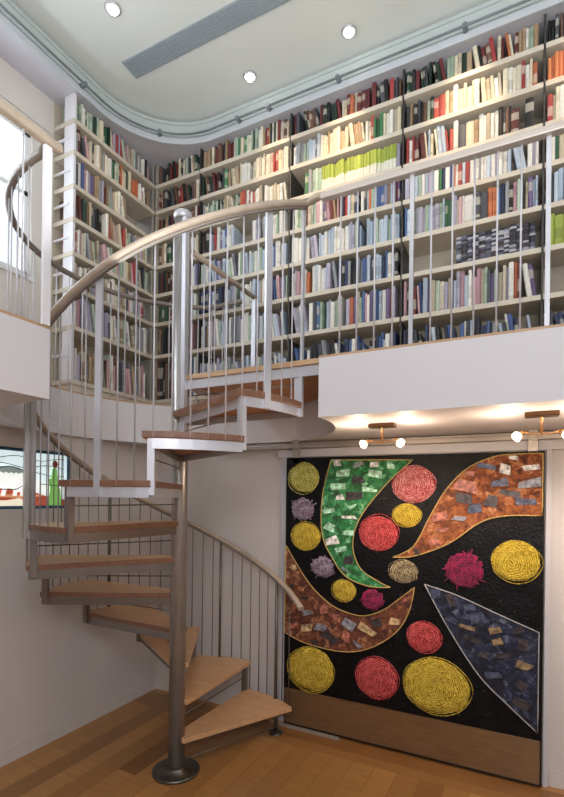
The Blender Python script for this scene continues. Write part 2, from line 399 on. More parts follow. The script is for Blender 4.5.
# ------------------------------------------------------------------ stained glass in the left wall
sg = thing('stained_glass_window', 'backlit stained glass panel with white creature, red ground and green cactus, low left wall', 'stained glass', (XW-.05, 2.1, SZ0))
GX = XW-.05
def mp(off): return lambda y, z, d: (GX+off+d, y, z)
def gpiece(name, poly, mat, off, th=.006):
    m = MB(); m.prism(poly, 0, th, map3=mp(off)); return m.build(name, mat, sg)
gpiece('sky_glass', [(SY0, SZ0), (SY1, SZ0), (SY1, SZ1), (SY0, SZ1)], 'gl_sky', 0)
hill = [(SY0, 2.02)]+[(SY0+i*.06, 2.19+.03*math.sin(i*.9)+.02*math.sin(i*2.1)) for i in range(15)]+[(2.38, 2.13), (2.52, 2.1), (SY1, 2.08), (SY1, 2.0)]
gpiece('hill_glass', hill, 'gl_pale', .006)
gpiece('ground_glass', [(SY0, 1.92)]+[(SY0+i*.09, 2.03+.018*math.sin(i*1.7)) for i in range(12)]+[(2.58, 1.985), (SY1, 1.95), (SY1, SZ0), (2.5, SZ0), (SY0, SZ0)], 'gl_red', .012)
gpiece('foreground_glass', [(SY0, SZ0)]+[(SY0+i*.1, 1.955+.012*math.sin(i*2.3)) for i in range(10)]+[(2.46, 1.93), (2.52, SZ0)], 'gl_cream', .018)
gpiece('ribbon_glass', [(2.0, 1.985), (2.2, 2.0), (2.4, 1.985), (2.55, 2.0), (2.55, 1.985), (2.4, 1.965), (2.2, 1.975), (2.0, 1.965)], 'gl_orange', .018)
cr = [(2.26+.16*math.cos(t)*(1+.06*math.sin(7*t)), 2.115+.085*math.sin(t)*(1+.06*math.sin(9*t))) for t in [i*2*PI/28 for i in range(28)]]
cb = gpiece('creature_glass', cr, 'gl_white', .02)
cr2 = [(2.26+.165*math.cos(t), 2.118+.09*math.sin(t)) for t in [PI*i/14 for i in range(15)]]+[(2.10+.02*i, 2.15+.012*((i % 2))) for i in range(16)]
gpiece('spine_glass', cr2, 'gl_grey', .027)
for y in (2.16, 2.22, 2.31, 2.37): gpiece('leg_glass', [(y, 2.05), (y+.03, 2.05), (y+.015, 1.985), (y-.015, 1.985)], 'gl_white', .024)
gpiece('cactus_glass', [(2.60, 1.895), (2.615, 2.05), (2.60, 2.12), (2.625, 2.13), (2.635, 2.2), (2.655, 2.225), (2.675, 2.2), (2.685, 2.09), (2.71, 2.03), (2.72, 1.895)], 'gl_green', .02)
gpiece('flower_glass', [(2.655+.024*math.cos(i*PI/5), 2.245+.03*math.sin(i*PI/5)) for i in range(10)], 'gl_dred', .024)
m = MB()
for k in range(3): m.tube([(GX+.012, SY0+i*.05, 2.275-.04*k+.014*math.sin(i*.8+k*2)-(.02*k if i > 12 else 0)) for i in range(27)], .003, 5)
for q in (cr,): m.tube([(GX+.03, p[0], p[1]) for p in q+q[:1]], .004, 5)
m.tube([(GX+.03, 2.52, 2.08), (GX+.03, 2.8, 2.06)], .003, 5); m.tube([(GX+.022, 2.74, 1.9), (GX+.022, 2.735, 2.33)], .003, 5)
m.build('lead_came', 'upright_dark', sg)
m = MB(); rr = .03
fr = [(SY0, SZ0+.012)]+[(SY1-.02-rr+rr*math.cos(t), SZ0+.012+rr+rr*math.sin(t)) for t in [-PI/2+i*PI/12 for i in range(7)]]+[(SY1-.02-rr+rr*math.cos(t), SZ1-.012-rr+rr*math.sin(t)) for t in [i*PI/12 for i in range(7)]]+[(SY0, SZ1-.012)]
m.tube([(GX+.03, p[0], p[1]) for p in fr], .012, 8); m.build('frame', 'blue_came', sg)

# ------------------------------------------------------------------ sliding door and painting
DX0, DX1, DZ1 = -1.893, .107, 2.345
dr = thing('sliding_door', 'wide sliding door with brown metal kick panel hung below the steel track', 'door', (-.9, 3.815, .008))
m = MB(); m.box(DX0, DX1, 3.80, 3.832, .012, DZ1); m.build('door_panel', 'black_frame', dr)
m = MB(); m.box(DX0+.012, DX1-.012, 3.788, 3.80, .03, .332); m.build('kick_panel', 'kick_bronze', dr, bevel=.002)
for x in (-1.80, .03):
    m = MB(); m.box(x-.03, x+.03, 3.782, 3.80, 2.30, 2.50); m.lathe([(.028, -.012), (.028, .012)], (0, 0, 0), 16)
    nv = 32  # last lathe goes on the track as a wheel
    b = m.build('hanger', 'track_grey', dr)
for o in list(dr.children):
    if o.name.startswith('hanger'):
        # turn the wheel (last ring of vertices) to face the room, on the strap
        me = o.data; X = -1.80 if '.001' not in o.name else .03
        off = parent_loc(dr)
        for vtx in me.vertices:
            wv = vtx.co+Vector(o.location)+off
            if abs(wv.z) < .05: # wheel made at the origin
                nx, nz, ny = wv.x, wv.y, wv.z
                vtx.co = Vector((X+nx, 3.776+ny, 2.445+nz))-off-Vector(o.location)
tk = thing('door_track', 'long brushed steel sliding door track under the gallery ceiling', 'track', (-.9, 3.84, 2.44))
m = MB(); m.box(-2.6, 2.4, 3.79, 3.835, 2.425, 2.46); m.build('track_bar', 'track_grey', tk, bevel=.003)
m = MB(); m.box(-2.6, 2.4, 3.81, 3.86, 2.462, 2.478); m.build('track_flange', 'track_grey', tk)
m = MB(); m.box(-2.62, -2.6, 3.785, 3.84, 2.415, 2.47); m.build('end_stop', 'base_metal', tk)
ft = tag((lambda mb: mb.build('floor_guide', 'track_grey'))((lambda mb: (mb.box(-2.0, -1.36, 3.755, 3.778, 0, .02), mb)[1])(MB())), 'short steel floor guide strip at the foot of the sliding door', 'floor guide')

pt = thing('painting', 'large black painting of yellow and red discs and mosaic swirls on the sliding door', 'painting', (-.893, 3.80, .334))
m = MB(); m.box(DX0+.006, DX1-.006, 3.782, 3.80, .336, DZ1-.002); m.build('canvas', 'canvas_black', pt)
PYF = 3.782
DISCS=[('yg',-1.718,2.169,0.138,0.126),('pu',-1.726,1.900,0.105,0.095),('ye',-1.694,1.665,0.132,0.116),('pu',-1.534,1.413,0.100,0.085),('ye',-1.338,1.234,0.100,0.087),
('re',-1.059,1.722,0.154,0.137),('pk',-0.788,2.115,0.160,0.135),('ye',-0.834,1.873,0.108,0.086),('ga',-0.853,1.430,0.109,0.086),('ma',-0.412,1.478,0.132,0.126),
('ye',-0.069,1.569,0.155,0.142),('ma',-1.103,1.184,0.091,0.081),('ye',-1.628,0.538,0.209,0.184),('re',-1.061,0.561,0.171,0.160),('re',-0.697,0.941,0.127,0.115),('ye',-0.602,0.585,0.241,0.204)]
DN = dict(yg='yellow green', pu='purple', ye='yellow', re='red', pk='pink', ga='brown', ma='magenta')
rnd = random.Random(5)
def paint_disc(k, x, z, a, b):
    n = 44; m = MB(); jit = .12 if k in ('ma', 'pu', 'ga') else .03
    ph = rnd.random()*6; pts = []
    rings = []
    for fr_, hgt in ((1.0, .0), (.97, .010), (.8, .016), (.55, .013), (.3, .018), (.12, .014)):
        rg = []
        for i in range(n):
            t = 2*PI*i/n
            j = 1+jit*(rnd.random()-.5)*(1.6 if fr_ > .9 else .4)+.02*math.sin(3*t+ph)
            rg.append((x+a*fr_*j*math.cos(t), PYF-hgt+(rnd.random()-.5)*.003, z+b*fr_*j*math.sin(t)))
        rings.append(rg)
    vs = [v for r in rings for v in r]+[(x, PYF-.015, z)]; fs = []
    for i in range(len(rings)-1):
        for q in range(n): fs.append((i*n+q, i*n+(q+1) % n, (i+1)*n+(q+1) % n, (i+1)*n+q))
    c = len(vs)-1; l = (len(rings)-1)*n
    for q in range(n): fs.append((l+q, l+(q+1) % n, c))
    m.add(vs, fs, 0, True)
    if k in ('ma', 'pu'):     # thrown paint spikes round the rim
        for i in range(13):
            t = rnd.random()*2*PI; r1 = 1.0+rnd.random()*.35; m.tube([(x+a*.7*math.cos(t), PYF-.008, z+b*.7*math.sin(t)), (x+a*r1*math.cos(t+.1), PYF-.004, z+b*r1*math.sin(t+.1))], .006, 5)
    else:                      # loose strands of paint looping round the disc
        for i in range(2):
            ox, oz = (rnd.random()-.5)*.018, (rnd.random()-.5)*.018; s = .98+.07*i
            m.tube([(x+ox+a*s*math.cos(t)*(1+.02*math.sin(5*t+i)), PYF-.006, z+oz+b*s*math.sin(t)*(1+.02*math.cos(4*t))) for t in [2*PI*q/40 for q in range(41)]], .0035, 5)
    o = m.build('painted_disc', 'paint_'+k, pt, loc=(x, PYF, z), fixn=True); o['label'] = DN[k]+' painted disc'
for d in DISCS: paint_disc(*d)
SW={'green': [(-1.466, 2.317), (-1.53, 2.081), (-1.551, 1.836), (-1.529, 1.659), (-1.464, 1.528), (-1.331, 1.358), (-1.127, 1.291), (-0.954, 1.3), (-1.04, 1.332), (-1.195, 1.423), (-1.265, 1.582), (-1.245, 1.756), (-1.158, 1.92), (-0.965, 2.146), (-0.791, 2.301)],
'orange': [(-0.936, 1.538), (-0.779, 1.634), (-0.662, 1.862), (-0.548, 2.065), (-0.401, 2.225), (-0.219, 2.309), (-0.051, 2.325), (0.092, 2.325), (0.092, 1.894), (-0.129, 1.887), (-0.304, 1.834), (-0.524, 1.666), (-0.778, 1.557)],
'brown': [(-1.88, 1.581), (-1.666, 1.283), (-1.481, 1.125), (-1.336, 1.065), (-1.173, 1.048), (-1.016, 1.111), (-0.89, 1.212), (-0.768, 1.318), (-0.804, 1.136), (-0.906, 0.952), (-1.123, 0.791), (-1.356, 0.731), (-1.676, 0.752), (-1.88, 0.819)],
'blue': [(-0.693, 1.348), (-0.456, 1.288), (-0.193, 1.188), (0.081, 1.087), (0.08, 0.393), (-0.101, 0.543), (-0.298, 0.721), (-0.511, 1.028)]}
def smooth_poly(p, corners):
    out = []; n = len(p)
    for i in range(n):
        p0, p1, p2, p3 = p[i-1], p[i], p[(i+1) % n], p[(i+2) % n]
        if i in corners: p0 = p1
        if (i+1) % n in corners: p3 = p2
        for k in range(5):
            t = k/5
            out.append(tuple(.5*((2*b)+(-a+c)*t+(2*a-5*b+4*c-d)*t*t+(-a+3*b-3*c+d)*t**3) for a, b, c, d in zip(p0, p1, p2, p3)))
    return out
def inside(p, q):
    c = False; j = len(p)-1
    for i in range(len(p)):
        if (p[i][1] > q[1]) != (p[j][1] > q[1]) and q[0] < (p[j][0]-p[i][0])*(q[1]-p[i][1])/(p[j][1]-p[i][1])+p[i][0]: c = not c
        j = i
    return c
CHIPS = dict(green=['chip_white', 'chip_mint', 'chip_mint', 'chip_dark', 'chip_grey'], orange=['chip_grey', 'chip_slate', 'chip_pink', 'chip_white', 'chip_dark'], brown=['chip_grey', 'chip_pink', 'chip_dark', 'chip_tan', 'chip_dark'], blue=['chip_dtan', 'chip_slate', 'chip_dark', 'chip_dark', 'chip_slate'])
CORN = dict(green=(0, 7, 14), orange=(0, 7, 8), brown=(0, 7, 13), blue=(0, 3, 4))
for k, p in SW.items():
    sp = smooth_poly(p, CORN[k]); mats = ['paint_'+k]+CHIPS[k]
    m = MB(); m.prism(sp, 0, .009, map3=lambda x, z, d: (x, PYF-d, z))
    xs = [q[0] for q in sp]; zs = [q[1] for q in sp]; done = []
    for _ in range(900):
        x = rnd.uniform(min(xs), max(xs)); z = rnd.uniform(min(zs), max(zs)); w_, h_ = rnd.uniform(.025, .07), rnd.uniform(.012, .04); t = rnd.uniform(-.35, .35)+(0 if k != 'brown' else .5*math.sin(x*6))
        cs = [(x+sx*w_*math.cos(t)-sz*h_*math.sin(t), z+sx*w_*math.sin(t)+sz*h_*math.cos(t)) for sx, sz in ((-1, -1), (1, -1), (1, 1), (-1, 1))]
        if len(done) < 20 and all(inside(sp, c) for c in cs) and all((x-q[0])**2+((z-q[1])*1.5)**2 > .016 for q in done):
            done.append((x, z)); cs = [(c[0]+rnd.uniform(-.018, .018), c[1]+rnd.uniform(-.012, .012)) for c in cs]
            m.prism(cs, .008, .016, 1+rnd.randrange(5), map3=lambda x, z, d: (x, PYF-d, z))
    o = m.build('painted_swirl', mats, pt); o['label'] = {'green': 'green mosaic swirl', 'orange': 'orange brown mosaic swirl', 'brown': 'dark brown mosaic crescent', 'blue': 'dark blue mosaic wedge'}[k]
    m = MB(); m.tube([(q[0], PYF-.012, q[1]) for q in sp+sp[:1]], .0045, 6)
    m.build('raised_outline', 'silver_paint' if k == 'blue' else 'gold_paint', o)

# ------------------------------------------------------------------ spiral staircase
st = thing('spiral_staircase', 'steel spiral staircase with wooden treads and central pole, beside the painting', 'staircase', (CX, CY, 0))
m = MB(); m.lathe([(.058, .02), (.058, 4.0)], (CX, CY, 0), 32); pole = m.build('centre_pole', 'brushed_steel', st)
m = MB(); m.lathe([(.066, 4.0), (.068, 4.03), (.06, 4.055), (.03, 4.07), (.006, 4.074)], (CX, CY, 0), 28); m.build('pole_cap', 'post_steel', st)
m = MB(); m.lathe([(.17, 0), (.17, .014), (.16, .02), (.075, .022), (.072, .04), (.059, .044)], (CX, CY, 0), 40); m.build('base_plate', 'base_metal', st)
m = MB()
dv = Vector((math.cos(R(-40)), math.sin(R(-40)), 0))
m.box(CX+.05, CX+.085, CY-.07, CY-.03, 2.3, 3.98); m.build('pole_stiffener', 'post_steel', st, bevel=.003)
def wedge(a0, a1, r0, r1, over=0.0, n=7, inset=0.0):
    """plan outline of a tread: narrow end wraps the pole"""
    da = R(a0); db = R(a1); pts = []
    def P(a, r, off): return (CX+r*math.cos(a)-off*math.sin(a), CY+r*math.sin(a)+off*math.cos(a))
    hw = .055-inset
    pts.append(P(da, .02, -over-hw*.6+inset)); pts.append(P(da, r1, -over+inset))
    for i in range(1, n): a = da+(db-da)*i/n; pts.append((CX+r1*math.cos(a), CY+r1*math.sin(a)))
    pts.append(P(db, r1, -inset)); pts.append(P(db, .02, hw*.6-inset))
    return pts
for k in range(1, 11):
    a0, a1 = 30+30*k, 60+30*k; z = k*RISE
    sub = bpy.data.objects.new('tread', None); COL.objects.link(sub); sub.parent = st; sub.location = (0, 0, z)
    m = MB(); m.prism(wedge(a0, a1, .03, RS, .045), z-.036, z, 0 if k < 4 else 1, 0, 0); m.build('tread_board', ['tread_wood', 'tread_wood_shaded'], sub, bevel=.005)
    fd = .018 if k < 4 else .028
    m = MB(); pts = wedge(a0, a1, .03, RS-.018, 0, inset=.012)
    # flat bar frame under the board
    n = len(pts); inn = wedge(a0, a1, .03, RS-.05, 0, inset=.04)
    for i in range(n):
        j = (i+1) % n
        p, q = Vector((*pts[i], 0)), Vector((*pts[j], 0)); d = q-p
        if d.length < .002: continue
        nrm = Vector((-d.y, d.x, 0)).normalized()*.005
        m.obox(((p.x+q.x)/2, (p.y+q.y)/2, z-.037-fd), d/2+d.normalized()*.004, nrm, (0, 0, fd))
    m.build('tread_frame', ('post_steel' if k > 7 else 'frame_steel') if k > 3 else 'base_metal', sub)
    m = MB(); m.prism(wedge(a0, a1, .03, RS-.03, 0, inset=.025), z-.05, z-.0365); m.build('tread_soffit', 'under_wood', sub)
# flat uprights tying each tread to the one above, and the first foot
for k in range(1, 11):
    a = 60+30*k; z = k*RISE
    c = Vector(pol(a, RS-.04, 0)); rad = Vector((math.cos(R(a)), math.sin(R(a)), 0)); tan = Vector((-rad.y, rad.x, 0))
    m = MB(); m.obox(c+Vector((0, 0, z+RISE/2-.05)), rad*.02, tan*.02, (0, 0, RISE/2+.03)); m.build('riser_bar', 'post_steel' if k > 7 else 'frame_steel', st, bevel=.002)
    rz = z+RISE*.45
    m = MB(); m.tube([pol(a, .06, rz), pol(a, RS-.05, rz)], .0045, 6); m.build('riser_rod', 'wire_dark', st)
m = MB(); c = pol(66, RS-.06, 0); m.tube([(c[0], c[1], .01), (c[0], c[1], RISE-.04)], .018, 14); ft_ = m.build('foot', 'base_metal', st)
m = MB(); m.lathe([(.058, 0), (.058, .008), (.05, .014), (.02, .018)], (c[0], c[1], 0), 24); m.build('foot_flange', 'base_metal', ft_)
m = MB(); m.tube([pol(60, .06, .07), pol(64, RS-.06, .07)], .004, 6); m.build('riser_rod', 'wire_dark', st)
# landing at gallery level
la = bpy.data.objects.new('landing', None); COL.objects.link(la); la.parent = st; la.location = (0, 0, ZG)
lp = [pol(0, .03, 0)[:2]]
lp = [(CX-.02, CY-.045), (CX+WELL+.0, CY-.045)]+[pol(a, WELL-.003, 0)[:2] for a in range(2, 86, 4)]
lp = [(min(p[0], 9), min(p[1], 3.795)) for p in lp]+[(CX+.05, 3.795), (CX+.05, CY+.06)]
m = MB(); m.prism(lp, ZG-.035, ZG); m.build('landing_board', 'gallery_wood', la, bevel=.004)
m = MB(); m.box(CX+.02, CX+WELL-.02, CY-.03, CY-.018, ZG-.1, ZG-.036); m.box(CX+.06, CX+.072, CY, 3.78, ZG-.1, ZG-.036); m.build('landing_frame', 'post_steel', la)
m = MB(); m.prism([(CX+.075, CY-.01)]+[(CX+WELL-.03, CY-.01)]+[(min(pol(a, WELL-.02, 0)[0], 9), min(pol(a, WELL-.02, 0)[1], 3.77)) for a in range(4, 84, 4)]+[(CX+.075, 3.77)], ZG-.06, ZG-.036); m.build('landing_soffit', 'under_wood', la)
# handrail helix
def hz(a):
    z = RISE*(a-30)/30+.94
    t = min(max((a-255)/45, 0), 1); return z+.055*t*t*(3-2*t)
hp = [pol(a, RS+.018*min(max((a-180)/60, 0), 1), hz(a)) for a in [49+i*3 for i in range(104)]]
hp += [(-1.215, 2.745, 3.85), (-1.165, 2.712, 3.84), (-1.10, YF, 3.824)]
m = MB(); m.tube(hp, .021, 10, rx=.026); m.build('handrail', 'rail_wood', st)
m = MB(); m.tube([(p[0], p[1], p[2]-.03) for p in hp[2:-3]], .007, 6, rx=.014); m.build('rail_strip', 'guard_rail', st)
POSTS = [(70, .014, 0), (106, .012, 0), (166, .014, 0), (241, .052, 1), (283, .019, 1), (339, .022, 1), (359, .013, 1)]
def tread_top(a): return RISE*max(1, min(11, math.floor((a-30)/30)))
for a, w_, flat in POSTS:
    c = Vector(pol(a, RS-.008 if flat else RS-.012, 0)); rad = Vector((math.cos(R(a)), math.sin(R(a)), 0)); tan = Vector((-rad.y, rad.x, 0))
    z0 = tread_top(a)-.09; z1 = hz(a)-.02
    m = MB()
    if flat: m.obox(c+Vector((0, 0, (z0+z1)/2)), tan*(.045 if w_ > .05 else w_), rad*(.03 if w_ > .05 else .008), (0, 0, (z1-z0)/2))
    else: m.tube([(c.x, c.y, z0+.04), (c.x, c.y, z1)], w_, 10)
    m.build('post', ('brushed_steel' if a < 260 else 'post_steel') if flat else 'wire_dark', st)
a = 60.0; prev = []
while a < 358:
    if all(abs(a-p[0]) > 2.6 for p in POSTS):
        z0 = tread_top(a)-.03; c = pol(a, RS-.004, 0)
        m = MB(); m.tube([(c[0], c[1], z0), (c[0], c[1], hz(a)-.02)], .0042, 6); m.build('baluster', 'wire_dark' if a < 200 else ('wire_grey' if a < 300 else 'wire_steel'), st)
    a += 5.6
# stair-well guard rail
wr = thing('well_guard_rail', 'round grey guard rail circling the stair well in front of the corner bookshelves', 'railing', (CX, CY, ZG))
ga = [a for a in range(95, 271, 4)]
def gp(a, z):
    x, y, _ = pol(a, 1.1, z); return (max(x, XW+.03), min(y, 3.775), z)
m = MB(); m.tube([gp(a, 3.8) for a in ga]+[(XG-.01, YG-.02, 3.8)], .022, 10); m.build('rail', 'guard_rail', wr)
m = MB(); m.tube([(CX+.03, CY+.075, 3.8), (CX+.03, 3.775, 3.8)], .022, 10); m.build('landing_rail', 'rail_wood', wr)
m = MB(); m.box(CX+.01, CX+.05, 3.745, 3.79, ZG, 3.79); m.build('post', 'post_steel', wr)
for a in range(100, 268, 7):
    p = gp(a, 0); m = MB(); m.tube([(p[0], p[1], ZG), (p[0], p[1], 3.79)], .005, 6); m.build('baluster', 'wire_steel', wr)
for i in range(1, 6):
    y = CY+.08+i*.145; m = MB(); m.tube([(CX+.03, y, ZG), (CX+.03, y, 3.79)], .0045, 6); m.build('baluster', 'wire_steel', wr)
# gallery railings
gr = thing('gallery_railing', 'pale steel railing with thin wires along the white gallery front', 'railing', (.5, YF, ZG))
m = MB(); m.box(-1.13, XR-.01, YF-.026, YF+.026, 3.796, 3.834); m.build('handrail', 'rail_lilac', gr, bevel=.006)
for x in (-.59, .075, .75, 1.4):
    m = MB(); m.box(x-.011, x+.011, YF+.002, YF+.018, ZG, 3.797); m.build('post', 'post_steel', gr)
x = -1.115
for x in (-1.245, -1.01, -.905, -.80, -.695, -.485, -.375, -.265, -.155, -.045, .185, .295, .405, .515, .625):
    if x > -1.1:
        m = MB(); m.tube([(x, YF+.01, ZG), (x, YF+.01, 3.797)], .0052, 6); m.build('wire', 'wire_steel', gr)
lg = thing('left_gallery_railing', 'left gallery railing with brown wooden handrail and white end post before the window', 'railing', (XG, 0, ZG))
m = MB(); m.box(XG-.026, XG+.026, YN+.02, YG+.05, 3.775, 3.82); m.build('handrail', 'rail_wood', lg, bevel=.012)
m = MB(); m.box(XG-.008, XG+.012, YG-.05, YG-.01, ZG, 3.77); m.build('post', 'end_white', lg)
for i in range(18):
    y = YG-.16-i*.14; m = MB(); m.tube([(XG, y, ZG), (XG, y, 3.77)], .0055, 6); m.build('wire', 'wire_steel', lg)

# ------------------------------------------------------------------ under-gallery light fittings
for lx, ly, lb in ((-.852, 3.10, 'small bronze twin-bulb ceiling light over the middle of the painting'), (.065, 3.02, 'small bronze twin-bulb ceiling light over the painting corner at the picture edge')):
    t = thing('ceiling_light', lb, 'ceiling light', (lx, ly, ZS), 'twin-bulb lights under the gallery')
    m = MB(); m.box(lx-.085, lx+.085, ly-.04, ly+.04, ZS-.026, ZS); m.build('canopy', 'bronze', t, bevel=.005)
    m = MB(); m.lathe([(.008, -.125), (.007, -.03), (.012, -.026)], (lx, ly, ZS), 12); m.build('stem', 'gold_arm', t)
    m = MB(); m.tube([(lx-.10, ly, ZS-.102), (lx-.05, ly, ZS-.118), (lx, ly, ZS-.122), (lx+.05, ly, ZS-.118), (lx+.10, ly, ZS-.102)], .006, 8); arm = m.build('arm', 'gold_arm', t)
    for s in (-1, 1):
        bx = lx+s*.105; c = Vector((bx, ly, ZS-.118)); ax = Vector((s*.75, -.35, -.56)).normalized()
        m = MB(); rings = []
        m.tube([c-ax*.02, c+ax*.002], .014, 10); h = m.build('socket', 'gold_arm', t)
        m = MB(); u = ax.cross(Vector((0, 1, 0))).normalized(); w2 = ax.cross(u)
        prof = [(.01, 0), (.02, .01), (.026, .024), (.023, .036), (.012, .042)]
        vs = [c+ax*d+u*math.cos(2*PI*k/12)*r*(1+.2*(k % 2))+w2*math.sin(2*PI*k/12)*r*(1+.2*(k % 2)) for r, d in prof for k in range(12)]
        m.add(vs, [(i*12+k, i*12+(k+1) % 12, (i+1)*12+(k+1) % 12, (i+1)*12+k) for i in range(4) for k in range(12)], 0, True); m.add(vs[-12:], [tuple(range(12))], 0)
        m.build('glass_shade', 'bulb_warm', t)
        L = bpy.data.lights.new('fitting_lamp', 'POINT'); L.energy = 5; L.color = (1, .76, .54); L.shadow_soft_size = .03
        lo = bpy.data.objects.new('fitting_lamp', L); COL.objects.link(lo); lo.location = c+ax*.075
        L = bpy.data.lights.new('fitting_beam', 'SPOT'); L.energy = 21; L.color = (1, .8, .62); L.spot_size = R(95); L.spot_blend = 1; L.shadow_soft_size = .03
        lo = bpy.data.objects.new('fitting_beam', L); COL.objects.link(lo); lo.location = c+ax*.08; lo.rotation_euler = (Vector((bx+s*.25, PYF, 1.4))-lo.location).to_track_quat('-Z', 'Y').to_euler()

# ------------------------------------------------------------------ bookcases
LV = [2.0+(l-2)*1.085 for l in (2.887, 3.312, 3.618, 3.891, 4.160, 4.420, 4.684, 4.931)]
BX = [-3.458, -2.898, -1.911, -.914, .073, 1.06]
TH = .019
names = ['white wall bookcase bay in the corner, partly hidden by the stair pole', 'white wall bookcase bay right of the stair pole, above the landing', "white wall bookcase bay above the painting's left half, with lime green set",
         "white wall bookcase bay above the painting's right half, with bare shelf stretch", 'white wall bookcase bay at the far right picture edge']
for b in range(5):
    x0, x1 = BX[b], BX[b+1]
    t = thing('bookcase', names[b], 'bookcase', ((x0+x1)/2, YB, ZG), 'wall bookcase bays')
    for i, z in enumerate(LV):
        m = MB(); m.box(x0+.007, x1-.007, YB, YU-.012, z-TH, z+TH); m.build('shelf', 'shelf_cream', t, bevel=.003)
    m = MB(); m.box(x0+.012, x1-.012, YU-.012, YU-.002, ZG, ZB-.002); m.build('back_panel', 'shelf_back', t)
    m = MB(); m.box(x0-.0065, x0+.0065, YB+.016, YU-.012, ZG, ZB-.004); m.build('upright', 'upright_dark' if b else 'shelf_back', t)
    m = MB(); m.box(x0+.012, x1-.012, YB+.02, YB+.04, ZG+.002, LV[0]-TH); m.build('plinth', 'shelf_cream', t)
lt = thing('bookcase', 'white bookcase on the left wall with open shelf ends beside the window', 'bookcase', (XB, YL0, ZG), 'wall bookcase bays')
for z in LV:
    m = MB(); m.box(XU+.012, XB, YL0, YB-.002, z-TH, z+TH); m.build('shelf', 'shelf_cream', lt, bevel=.003)
m = MB(); m.box(XU+.002, XU+.012, YL0, YB, ZG, ZB-.002); m.build('back_panel', 'shelf_back', lt)
m = MB(); m.box(XB-.13, XB-.012, YL0+.006, YL0+.03, LV[0]+TH, ZB-.002); m.build('end_panel', 'end_white', lt)
m = MB(); m.box(XU+.012, XB-.02, YL0+.02, YB-.01, ZG+.002, LV[0]-TH); m.build('plinth', 'shelf_cream', lt)
for i in range(len(LV)-1):
    z = (LV[i]+LV[i+1])/2; m = MB(); m.box(XU+.02, XB-.06, YL0-.004, YL0+.008, z-.009, z+.009); m.build('end_bar', 'end_white', lt)
m = MB(); m.box(XB-.03, XB-.022, YB-.012, YB-.004, ZG+.1, ZB-.004); m.build('upright', 'shelf_back', lt)

# ------------------------------------------------------------------ books
CN = {  # colour name: shades
 'off-white': ['E6E2D8', 'DEDAD2', 'EAE6DC'], 'cream': ['DCCFB0', 'D6C6A4', 'E2D6BA'], 'pale blue': ['A9B9CC', 'B8C6D6', '9DB0C6'], 'grey': ['8E9096', '9A9CA2', '7C8088'],
 'dark grey': ['43464E', '383B42', '4C505A'], 'black': ['1B1B1E', '222226', '161618'], 'navy blue': ['222E50', '1C2746', '2A3A62'], 'blue': ['3A5A96', '46689E', '2F4F8C'],
 'pale green': ['A8BCA4', 'B2C6B0', '98AE96'], 'green': ['2F6A42', '3B7A4C', '27583A'], 'dark green': ['1F3E30', '26463A', '1A352A'], 'lime': ['A9B92A', 'B4C42E', '9FAE26'],
 'red': ['B2322C', 'A82A2A', 'BE3A30'], 'dark red': ['6A2226', '74282A', '5E1E22'], 'orange': ['C9682E', 'D07434', 'BE5C28'], 'brown': ['6E4A34', '7A5440', '5E3E2C'], 'tan': ['A88A66', 'B09472', '9C7E5A'],
 'pink': ['C08E96', 'B4828E', 'CC9CA2'], 'purple': ['6A5684', '5E4A78', '765E90'], 'yellow': ['D2B23A', 'CCA832', 'DABC48'], 'beige': ['BFB098', 'C8BAA4', 'B6A68E'], 'lilac': ['A7A0B8', 'B0AAC0', '9C94AE']}
P = dict(
 upper=dict(cream=5, tan=3, brown=4, beige=3, **{'dark red': 3, 'off-white': 3, 'dark green': 2, 'black': 2, 'red': 2, 'orange': 1, 'dark grey': 1, 'pale green': 2}),
 dark=dict(black=3, brown=3, tan=1, cream=1, **{'dark green': 3, 'dark grey': 3, 'dark red': 3, 'green': 1}),
 creamy=dict(cream=8, beige=3, tan=2, orange=1, red=1, **{'off-white': 6}),
 cool=dict(grey=3, lilac=3, blue=1, **{'off-white': 5, 'pale blue': 6, 'pale green': 3, 'dark grey': 1, 'navy blue': 1}),
 white=dict(grey=1, lilac=2, **{'off-white': 8, 'pale blue': 6, 'pale green': 1}),
 navy=dict(blue=2, grey=2, black=2, **{'navy blue': 4, 'dark grey': 3, 'pale blue': 3, 'off-white': 2}),
 mixed=dict(pink=3, lilac=3, beige=3, purple=2, blue=1, orange=1, tan=1, **{'pale green': 3, 'off-white': 4, 'pale blue': 3, 'dark grey': 1, 'dark red': 1}),
 bright=dict(red=2, blue=2, purple=1, orange=1, green=1, **{'off-white': 6, 'navy blue': 2, 'pale blue': 3, 'cream': 2, 'dark grey': 1}),
 greenish=dict(green=2, cream=2, grey=1, **{'pale green': 5, 'off-white': 3, 'dark green': 2}),
 left=dict(beige=2, tan=2, pink=2, brown=1, red=1, grey=2, cream=2, **{'off-white': 3, 'pale green': 2, 'dark red': 1, 'dark grey': 2, 'lilac': 2}))
br = random.Random(23)
def pick(pal):
    d = P[pal]; ks = list(d); return br.choices(ks, [d[k] for k in ks])[0]
class Book: pass
ALL = []
